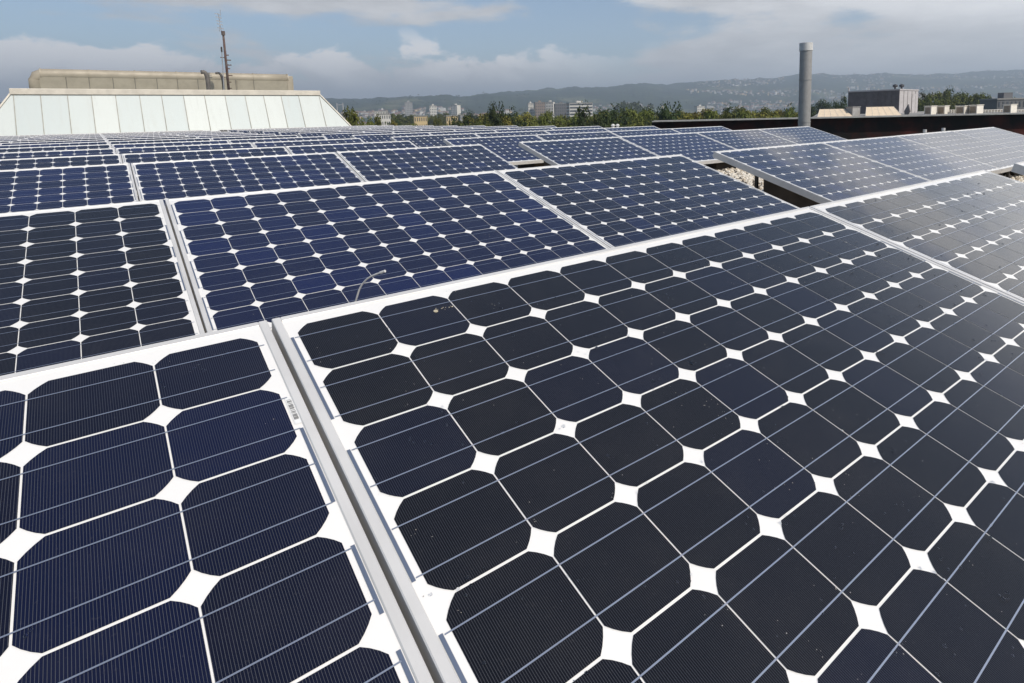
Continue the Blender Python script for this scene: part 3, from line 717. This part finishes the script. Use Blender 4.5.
for t in (.06, .14, .27, .40, .62, .80): p = e2 * t + n2 * .02; mb.bar(p, p + Vector((0, 0, hh * .985)), .06, .03, n2)
mb.build('wall_ribs', M_PR, pr_room)
mb = MB(); p0, p1 = e2 * .44 + n2 * .012, e2 * .985 + n2 * .012
mb.add([p0, p1, p1 + Vector((0, 0, hh * .97)), p0 + Vector((0, 0, hh * .97))], [(0, 1, 2, 3)]); mb.build('wall_panel', M_PR_LIT if False else M_PR, pr_room)
for px in (895, 901.5):
    p = at(px, 90, D0 + .5) - L_; mb = MB(); z = hh + .16
    mb.tube([(p.x, p.y, z), (p.x, p.y, z + .3)], .1, 10); mb.tube([(p.x, p.y, z + .24), (p.x, p.y, z + .34), (p.x, p.y, z + .5), (p.x, p.y, z + .6)], [.2, .3, .26, .06], 12); mb.build('roof_cowl', M_INK, pr_room)
p = at(848.8, 90, D0 * 1.07) - L_; mb = MB(); mb.tube([(p.x, p.y, hh + .16), (p.x, p.y, hh + .6)], .08, 8); mb.build('vent_pipe', M_PR_LIT, pr_room)
# tilted dark panel leaning beside the plant room
p0 = lvl(908, 58, Z2); mb = MB(); mb.bar((0, 0, .0), fw * .5 + Vector((.2, 0, .66)), 1.0, .08, rt); tag(mb.build('leaning_board', M_PR, loc=p0), 'small dark board leaning in front of the plant room end wall', 'board')

# ------------------------------------------------------------------ trees
def leaf_mat(name, c1, c2):
    M = bpy.data.materials.new(name); M.use_nodes = True
    N = NT(M.node_tree); p = N.n('ShaderNodeBsdfPrincipled'); o = N.n('ShaderNodeOutputMaterial'); N.put(o.inputs[0], p.outputs[0])
    at_ = N.n('ShaderNodeAttribute', attribute_name='tone').outputs['Fac']; rn = N.n('ShaderNodeObjectInfo').outputs['Random']
    c = N.mix(at_, (*c1, 1), (*c2, 1))
    hs = N.n('ShaderNodeHueSaturation'); N.put(hs.inputs['Color'], c); N.put(hs.inputs['Value'], N.math('MULTIPLY_ADD', rn, .5, .75)); N.put(hs.inputs['Hue'], N.math('MULTIPLY_ADD', rn, .03, .485))
    N.put(p.inputs['Base Color'], hs.outputs[0]); p.inputs['Roughness'].default_value = .7; p.inputs['Specular IOR Level'].default_value = .2
    p.inputs['Subsurface Weight'].default_value = 0
    return M
M_LEAF = [leaf_mat('leaf_yellow_green', (.115, .118, .02), (.21, .19, .036)), leaf_mat('leaf_dark', (.020, .036, .011), (.055, .075, .020)), leaf_mat('leaf_mid', (.07, .088, .016), (.145, .152, .03))]
M_BARK = mat('bark', (.06, .045, .03), .9, 0, .4, 3)
def make_tree(seed, kind, leafm, nleaf=5200):
    """16 m tall tree, crown radius about 5 m; kind 0 round, 1 conical, 2 broad and uneven"""
    q = random.Random(seed)
    root = thing('broadleaf_tree' if kind != 1 else 'conifer_tree', (0, 0, 0), 'x', 'tree')
    Ht = 16.
    tb = MB(); tb.tube([(0, 0, -.3), (.1, 0, 3), (0, .1, 8), (0, 0, 13 if kind != 1 else 15.6)], [.42, .32, .2, .04], 8)
    clumps = []
    if kind == 1:
        for i in range(70):
            z = 3 + 12.6 * (i / 70) ** .9; rr = (16.4 - z) / 13.4 * 3.6 + .15; a = q.uniform(0, 6.28); k = q.uniform(.45, 1.05)
            clumps.append((Vector((math.cos(a) * rr * k, math.sin(a) * rr * k, z - .2 * k)), .35 + rr * .22))
            tb.tube([(0, 0, z + .2), (math.cos(a) * rr * k, math.sin(a) * rr * k, z - .2)], [.06, .02], 5)
    else:
        n = 46 if kind == 0 else 60
        for i in range(n):
            a = q.uniform(0, 6.28); el = math.asin(q.uniform(-.75, 1)); k = q.uniform(.55, 1.0)
            R_ = 4.6 if kind == 0 else 5.4; hz_ = 5.2 if kind == 0 else 4.3
            c = Vector((math.cos(a) * math.cos(el) * R_ * k, math.sin(a) * math.cos(el) * R_ * k, Ht - hz_ - .6 + math.sin(el) * hz_ * k))
            if kind == 2: c.z += noise.noise(c * .3 + Vector((seed, 0, 0))) * 1.6
            clumps.append((c, q.uniform(.8, 1.75)))
            if i % 3 == 0: tb.tube([(0, 0, q.uniform(4, 8)), tuple(c * .5 + Vector((0, 0, 4))), tuple(c)], [.14, .09, .03], 5)
    tb.build('trunk', M_BARK, root, smooth=True)
    mb = MB(); tones = []; per = nleaf // len(clumps)
    for c, r in clumps:
        tone = q.random()
        for _ in range(per):
            d_ = Vector((q.gauss(0, 1), q.gauss(0, 1), q.gauss(0, .85))).normalized() * r * q.random() ** .45
            p = c + d_; s_ = q.uniform(.16, .36)
            n_ = (d_.normalized() + Vector((q.gauss(0, .6), q.gauss(0, .6), q.gauss(.35, .6)))).normalized()
            t_ = n_.orthogonal().normalized(); t_.rotate(Matrix.Rotation(q.uniform(0, 6.28), 3, n_)); b_ = n_.cross(t_)
            mb.add([p - t_ * s_, p + b_ * s_ * .6 + n_ * s_ * .15, p + t_ * s_, p - b_ * s_ * .6 + n_ * s_ * .15], [(0, 1, 2, 3)])
            tones.append(min(1, max(0, tone * .6 + q.random() * .4)))
    o = bpy.data.objects.new('crown', None)
    me = bpy.data.meshes.new('crown'); me.from_pydata(mb.v, [], mb.f); me.materials.append(leafm)
    a_ = me.attributes.new('tone', 'FLOAT', 'FACE'); a_.data.foreach_set('value', tones)
    o = bpy.data.objects.new('crown', me); COL.objects.link(o); o.parent = root
    return root
TP = {'yellow': make_tree(1, 0, M_LEAF[0]), 'dark': make_tree(2, 2, M_LEAF[1]), 'mid': make_tree(3, 2, M_LEAF[2]), 'mid2': make_tree(5, 0, M_LEAF[2]), 'dark2': make_tree(6, 0, M_LEAF[1])}
TUSED = set()
TLAB = {'yellow': 'yellow green round crowned tree in the tree line beyond the roof', 'mid': 'mid green broad tree in the tree line beyond the roof', 'mid2': 'olive green round tree in the tree line beyond the roof',
        'dark': 'dark green broad tree in the tree line beyond the roof', 'dark2': 'dark green round tree in the tree line beyond the roof', 'cone': 'dark pointed conifer in the tree line beyond the roof'}
def tree(kind, px, ytop, D, wpx=None, lab=None, grp='trees in the line beyond the roof'):
    if kind in TUSED: o = copy_tree(TP[kind])
    else: o = TP[kind]; TUSED.add(kind)
    top = at(px, ytop, D); hgt = top.z - GROUND
    o.location = (top.x, top.y, GROUND)
    sz = hgt / 16.0
    sx_ = sz if wpx is None else wpx * 1.25 * D / F / 10.4
    o.scale = (sx_, sx_, sz); o.rotation_euler.z = rnd.uniform(0, 6.28)
    o['label'] = lab or TLAB[kind]; o['group'] = grp
    return o
# (kind, place, height in the view, distance, width)
TL = [('mid', 352, 110.5, 75, 34, 'leafy green tree just right of the metal clad hall'), ('mid2', 367, 111.5, 78, 26, 'smaller leafy tree second right of the metal clad hall'), ('mid', 379, 117, 90, 18, 'low green bush crown before the pale low houses'),
      ('dark2', 494.5, 101.2, 95, 23, 'tall dark tree with irregular pointed top left of the town tower blocks'), ('dark', 588, 109, 88, 40, 'wide dark tree in front of the long white office block'), ('dark2', 606, 110.5, 92, 30, 'dark rounded tree just right of the wide dark one before the office block'),
      ('dark2', 668, 101.5, 98, 33, 'large dark tree standing over the left end of the dark wall'), ('mid2', 787, 103.5, 105, 24, 'bright green tree rising higher just left of the chimney')]
for k, px, yt, D, w, lab in TL: tree(k, px, yt, D, w, lab)
q = random.Random(21)
def line(x, x1, step, lo, d0, d1, w0, w1, kinds, skip=0):
    while x < x1:
        k = q.choices(('yellow', 'mid', 'mid2', 'dark'), kinds)[0]
        if q.random() >= skip: tree(k, x, interp(x, lo) + q.uniform(-1.0, 2.2), q.uniform(d0, d1), q.uniform(w0, w1))
        x += q.uniform(*step)
LO = [(392, 119), (452, 118), (466, 115.5), (485, 113.5), (510, 111.8), (545, 113), (560, 112.5), (600, 112), (640, 111), (690, 109.2), (740, 108.7), (800, 107)]
line(394, 455, (13, 20), LO, 100, 130, 16, 24, (2, 3, 3, 1), .3)
LO3 = [(380, 114.8), (400, 112.8), (430, 114), (470, 113.2)]
line(380, 476, (5, 8), LO3, 330, 520, 10, 15, (1, 3, 3, 3))
line(383, 472, (8, 13), [(x_, y_ + 5.5) for x_, y_ in LO3], 150, 200, 11, 17, (2, 3, 3, 1), .45)
line(458, 806, (7, 11), LO, 125, 170, 22, 32, (2.5, 3.5, 3.5, 2))
LO2 = [(x_, y_ + 2.6) for x_, y_ in LO]
line(455, 640, (12, 17), LO2, 95, 118, 26, 38, (2, 4, 3.5, 1.6))
line(600, 660, (13, 18), [(600, 110.5), (660, 109)], 112, 122, 34, 44, (1, 2, 3, 4))
line(640, 806, (12, 17), LO2, 100, 120, 26, 38, (2, 4, 3.5, 1.6))
for k, px, yt, D, w, lab in (('dark', 841, 97.5, 170, 16, 'green tree peeping out left of the plant room'), ('dark2', 822, 99, 260, 22, 'dark tree between the chimney and the plant room')): tree(k, px, yt, D, w, lab)
x = 914
while x < 1012:
    lo = interp(x, [(914, 95), (935, 92.5), (957, 89.8), (975, 91), (985, 95), (1000, 98), (1012, 98)])
    tree(q.choice(('mid', 'mid2', 'dark', 'mid')), x, lo + q.uniform(-.6, 1.4), q.uniform(190, 240), q.uniform(16, 24), 'tree of the green clump behind the white roof vents', 'trees of the clump right of the plant room'); x += q.uniform(4.5, 7.5)

# far woods and bushes filling the valley: one mass
def far_wood():
    mb = MB(); tones = []; q = random.Random(77)
    for i in range(2600):
        a = q.uniform(az_of(300), az_of(1080)); r = 190 * (3000 / 190) ** q.random()
        if noise.noise(Vector((math.sin(a) * r * .006, math.cos(a) * r * .006, 0))) < -.12 + (.1 if r < 1500 else 0): continue
        x, y = CAM.x + math.sin(a) * r, CAM.y + math.cos(a) * r; z = terrain(r, a)
        h_ = q.uniform(5, 10.5) if r < 900 else q.uniform(7, 13); w_ = q.uniform(3.5, 7); tone = q.random()
        nl_ = 34 if r < 900 else 18
        for _ in range(nl_):
            d_ = Vector((q.gauss(0, 1), q.gauss(0, 1), q.gauss(0, 1))).normalized() * q.uniform(.55, 1.05)
            if d_.z < -.4: d_.z *= -1
            p = Vector((x + d_.x * w_, y + d_.y * w_, z + h_ * .55 + d_.z * h_ * .45)); s_ = w_ * q.uniform(.22, .42)
            n_ = (d_ + Vector((q.gauss(0, .4), q.gauss(0, .4), q.gauss(.2, .4)))).normalized(); t_ = n_.orthogonal().normalized(); b_ = n_.cross(t_)
            mb.add([p - t_ * s_, p - b_ * s_ * .8, p + t_ * s_, p + b_ * s_ * .8], [(0, 1, 2, 3)]); tones.append(min(1, max(0, tone * .7 + q.random() * .3)))
    me = bpy.data.meshes.new('far_woods'); me.from_pydata(mb.v, [], mb.f); me.materials.append(leaf_mat('leaf_far', (.018, .032, .011), (.065, .08, .022)))
    a_ = me.attributes.new('tone', 'FLOAT', 'FACE'); a_.data.foreach_set('value', tones)
    o = bpy.data.objects.new('far_woods', me); COL.objects.link(o); tag(o, kind='stuff')
far_wood()

# ------------------------------------------------------------------ the town
M_FARW = mat('far_white_render', (.42, .41, .385), .8, 0, .1, .05)
M_WHITE = mat('white_render', (.64, .615, .56), .8, 0, .1, .05)
M_GREYR = mat('grey_render', (.34, .34, .34), .8, 0, .1, .05)
M_YEL = mat('yellow_render', (.60, .46, .25), .8, 0, .1, .05)
M_BRN = mat('brown_render', (.26, .21, .18), .8, 0, .1, .05)
M_DGREY = mat('slate_render', (.15, .15, .155), .8, 0, .1, .05)
M_WIN = mat('window_glass', (.09, .10, .115), .2, 0, .2, .1)
M_TILE = mat('clay_tile', (.22, .12, .08), .85, 0, .25, .3)
M_FLAT = mat('flat_roof', (.30, .29, .27), .85, 0, .2, .1)
def block(lab, xl, xr, ytop, D, mw, floors, cols=5, bands=False, deep=None, turn=.25, name='apartment_block', ybase=None, roof_kit=True, grp=None):
    """flat roofed block facing the viewer, turned a little; windows per floor"""
    A_, B_ = lvl(xl, D, 0), lvl(xr, D, 0); w = (B_ - A_).length; c = (A_ + B_) / 2
    zt_ = at((xl + xr) / 2, ytop, D).z
    o_ = thing(name, (c.x, c.y, GROUND), lab, 'building', grp, rz=math.atan2(rt.y, rt.x) + turn); deep = deep or w * .6
    # width is foreshortened by the turn
    w2 = (w - abs(math.sin(turn)) * deep) / math.cos(turn)
    h_ = zt_ - GROUND
    mb = MB(); mb.box(-w2 / 2, w2 / 2, 0, deep, 0, h_); mb.build('wall', mw, o_)
    fh = min(3.0, h_ / max(1, floors))
    def win(*q_): m1 = MB(); m1.box(*q_); m1.build('window_band' if bands else 'window', M_WIN, o_)
    for f_ in range(min(floors, 9)):
        z0 = h_ - (f_ + 1) * fh + fh * .32; z1 = h_ - (f_ + 1) * fh + fh * .82
        if bands: win(-w2 / 2 + .3, w2 / 2 - .3, -.12, -.02, z0, z1); win(-w2 / 2 - .12, -w2 / 2 - .02, .4, deep - .4, z0, z1); win(w2 / 2 + .02, w2 / 2 + .12, .4, deep - .4, z0, z1); continue
        for i in range(cols):
            x = -w2 / 2 + w2 * (i + .5) / cols; win(x - w2 / cols * .20, x + w2 / cols * .20, -.1, -.02, z0, z1)
        for i in range(3):
            y = deep * (i + .5) / 3
            if turn < 0: win(-w2 / 2 - .1, -w2 / 2 - .02, y - deep * .08, y + deep * .08, z0, z1)
            else: win(w2 / 2 + .02, w2 / 2 + .1, y - deep * .08, y + deep * .08, z0, z1)
    mb = MB(); mb.box(-w2 / 2 - .2, w2 / 2 + .2, -.2, deep + .2, h_ + .003, h_ + .4); mb.build('roof', M_FLAT, o_)
    if roof_kit and name != 'town_house': mb = MB(); mb.box(-w2 * .15, w2 * .12, deep * .3, deep * .65, h_ + .41, h_ + .41 + max(1.6, h_ * .05)); mb.build('stair_head', mw, o_)
    return o_
block('grey tower block, tallest of the town blocks left of the dark pointed tree', 405, 413.3, 102.3, 950, M_GREYR, 12, 5)
block('white tower block standing alone right of the tall grey one', 429.8, 437.3, 105.8, 700, M_WHITE, 8, 4)
block('pinkish pale block with dark side right of the white tower block', 449.5, 459, 105.2, 900, M_WHITE, 8, 4, turn=-.5)
block('yellow low apartment house left of the other yellow one', 413, 428, 116.5, 260, M_YEL, 4, 6, turn=.35, name='town_house')
block('yellow low apartment house nearer to the dark pointed tree', 445.5, 458.5, 116.2, 250, M_YEL, 4, 6, turn=.3, name='town_house')
block('white low house with flat roof beside the leafy tree right of the hall', 376, 391, 114.6, 300, M_WHITE, 4, 6, turn=.3, name='town_house')
block('long white low house behind the flat roofed white one', 374, 388, 111.3, 480, M_WHITE, 3, 8, turn=.2, name='town_house')
block('white house with blue grey side right of the right yellow house', 459.5, 465.5, 115.4, 330, M_GREYR, 4, 3, turn=.4, name='town_house')
block('small white block left of the brown tower slab', 528, 534.3, 103.5, 650, M_WHITE, 6, 4)
block('brown grey tower slab left of the long white office block', 535, 546, 102.5, 640, M_BRN, 8, 5, turn=.2)
block('pale tower slab joined to the right of the brown grey one', 545, 554.3, 102.2, 655, M_WHITE, 8, 5, turn=-.3)
block('dark slate block between the tower slabs and the long white office block', 554.5, 569, 103.8, 600, M_DGREY, 5, 6, turn=.15)
block('long white office block with dark window bands above the trees', 568, 594.5, 103.0, 560, M_WHITE, 5, 10, bands=True, turn=.22, deep=14, name='office_block')
block('dark low building at the far right edge behind the green clump', 994, 1032, 99.5, 170, M_DGREY, 3, 8, turn=.1, name='industrial_building')
block('low white building on the valley floor left of the wall end', 696, 706, 106.3, 800, M_WHITE, 3, 4, turn=.3)
# twin legged steel frame far left
fp = lvl(340.5, 900, GROUND); fr = thing('steel_portal', fp, 'grey twin legged steel frame beyond the leafy tree at the hall', 'steel frame')
hh = at(340, 103, 900).z - GROUND; wd = 6 / F * 900
for sgn in (-1, 1): mb = MB(); mb.bar(rt * sgn * wd / 2, rt * sgn * wd / 2 + Vector((0, 0, hh)), 1.4, 1.4); mb.build('leg', M_GREYR, fr)
mb = MB(); mb.bar(-rt * wd * .6 + Vector((0, 0, hh * .93)), rt * wd * .6 + Vector((0, 0, hh * .93)), 1, 1.2); mb.build('crossbeam', M_GREYR, fr)

# houses scattered over the valley side, too far to show their parts
def house_mesh(w, dp, h_, rf, mw, mr):
    mb = MB(); mb.box(-w / 2, w / 2, -dp / 2, dp / 2, -4, h_, 0)
    e = .5
    mb.add([(-w / 2 - e, -dp / 2 - e, h_), (w / 2 + e, -dp / 2 - e, h_), (w / 2 + e, dp / 2 + e, h_), (-w / 2 - e, dp / 2 + e, h_), (-w / 2 - e, 0, h_ + rf), (w / 2 + e, 0, h_ + rf)],
           [(0, 1, 5, 4), (2, 3, 4, 5), (0, 4, 3), (1, 2, 5), (3, 2, 1, 0)], 1)
    for f_ in range(int(h_ // 2.9)):
        for i in range(max(2, int(w // 3))):
            x = -w / 2 + w * (i + .5) / max(2, int(w // 3)); z = .9 + f_ * 2.9
            for sgn in (-1, 1): yy = sgn * (dp / 2 + .04); mb.box(x - .6, x + .6, yy - .03, yy + .03, z, z + 1.4, 2)
    return mb.build('far_house', [mw, mr, M_WIN])
hp = [house_mesh(12, 9, 6, 3, M_WHITE, M_TILE), house_mesh(16, 11, 9, 3, M_WHITE, M_TILE), house_mesh(26, 12, 12, .6, M_WHITE, M_FLAT), house_mesh(13, 10, 6, 3, M_BRN, M_TILE), house_mesh(22, 12, 9, 3, M_YEL, M_TILE)]
hlab = ['far white house with red roof on the valley side', 'far tall white house with red roof on the valley side', 'far white flat roofed block on the valley side', 'far brown house with red roof on the valley side', 'far yellow house with red roof on the valley side']
hused = set(); q = random.Random(31); cnt = 0
while cnt < 290:
    x = q.choices((q.uniform(345, 480), q.uniform(480, 680), q.uniform(680, 850), q.uniform(850, 1035)), (3, 2, 6, 6))[0]
    a = az_of(x); D = interp(a, RDIST)
    if x < 480: r = q.uniform(500, 2300)
    elif x < 680: r = q.uniform(1200, .6 * D)
    else: r = q.uniform(1600, .82 * D)
    cx_, cy_ = math.sin(a) * r, math.cos(a) * r
    if noise.noise(Vector((cx_ * .0022, cy_ * .0022, 9))) < .02: continue
    i = q.choices(range(5), (5, 4, 1.6, 2, 1))[0]
    if i in hused: o = hp[i].copy(); COL.objects.link(o)
    else: o = hp[i]; hused.add(i)
    o.location = (CAM.x + cx_, CAM.y + cy_, terrain(r, a)); o.rotation_euler.z = q.uniform(0, 3.1); s_ = q.uniform(.6, 1.05) * (1.1 if r > 3000 else 1); o.scale = (s_, s_, s_)
    tag(o, hlab[i], 'house', 'far houses scattered over the valley side'); cnt += 1

# the rest of the far houses, beyond the count of single ones
mb = MB(); q = random.Random(99); n_ = 0
while n_ < 1500:
    x = q.choices((q.uniform(340, 500), q.uniform(500, 690), q.uniform(690, 850), q.uniform(850, 1040)), (2.0, 1, 7, 6))[0]
    a = az_of(x); D = interp(a, RDIST); r = q.uniform(1800, (.9 if x > 690 else .62) * D)
    cx_, cy_ = math.sin(a) * r, math.cos(a) * r
    if noise.noise(Vector((cx_ * .0022, cy_ * .0022, 9))) < .0 or q.random() < .35 * (r > .75 * D): continue
    n_ += 1; z = terrain(r, a); w, dp, h_ = q.uniform(6, 13), q.uniform(6, 9), q.uniform(3, 6); t = q.uniform(0, 3.14); M3 = Matrix.Rotation(t, 3, 'Z')
    o_ = Vector((CAM.x + cx_, CAM.y + cy_, z)); k = q.choices((0, 1, 2), (6, 2, 1))[0]
    c8 = [o_ + M3 @ Vector(p) for p in ((-w / 2, -dp / 2, -4), (w / 2, -dp / 2, -4), (w / 2, dp / 2, -4), (-w / 2, dp / 2, -4), (-w / 2, -dp / 2, h_), (w / 2, -dp / 2, h_), (w / 2, dp / 2, h_), (-w / 2, dp / 2, h_))]
    mb.hexa(c8, k)
    e0, e1 = o_ + M3 @ Vector((-w / 2, 0, h_ + 2.5)), o_ + M3 @ Vector((w / 2, 0, h_ + 2.5))
    mb.add([c8[4], c8[5], c8[6], c8[7], e0, e1], [(0, 1, 5, 4), (2, 3, 4, 5), (0, 4, 3), (1, 2, 5)], 3)
tag(mb.build('far_town', [M_FARW, M_YEL, M_GREYR, M_TILE]), kind='stuff')
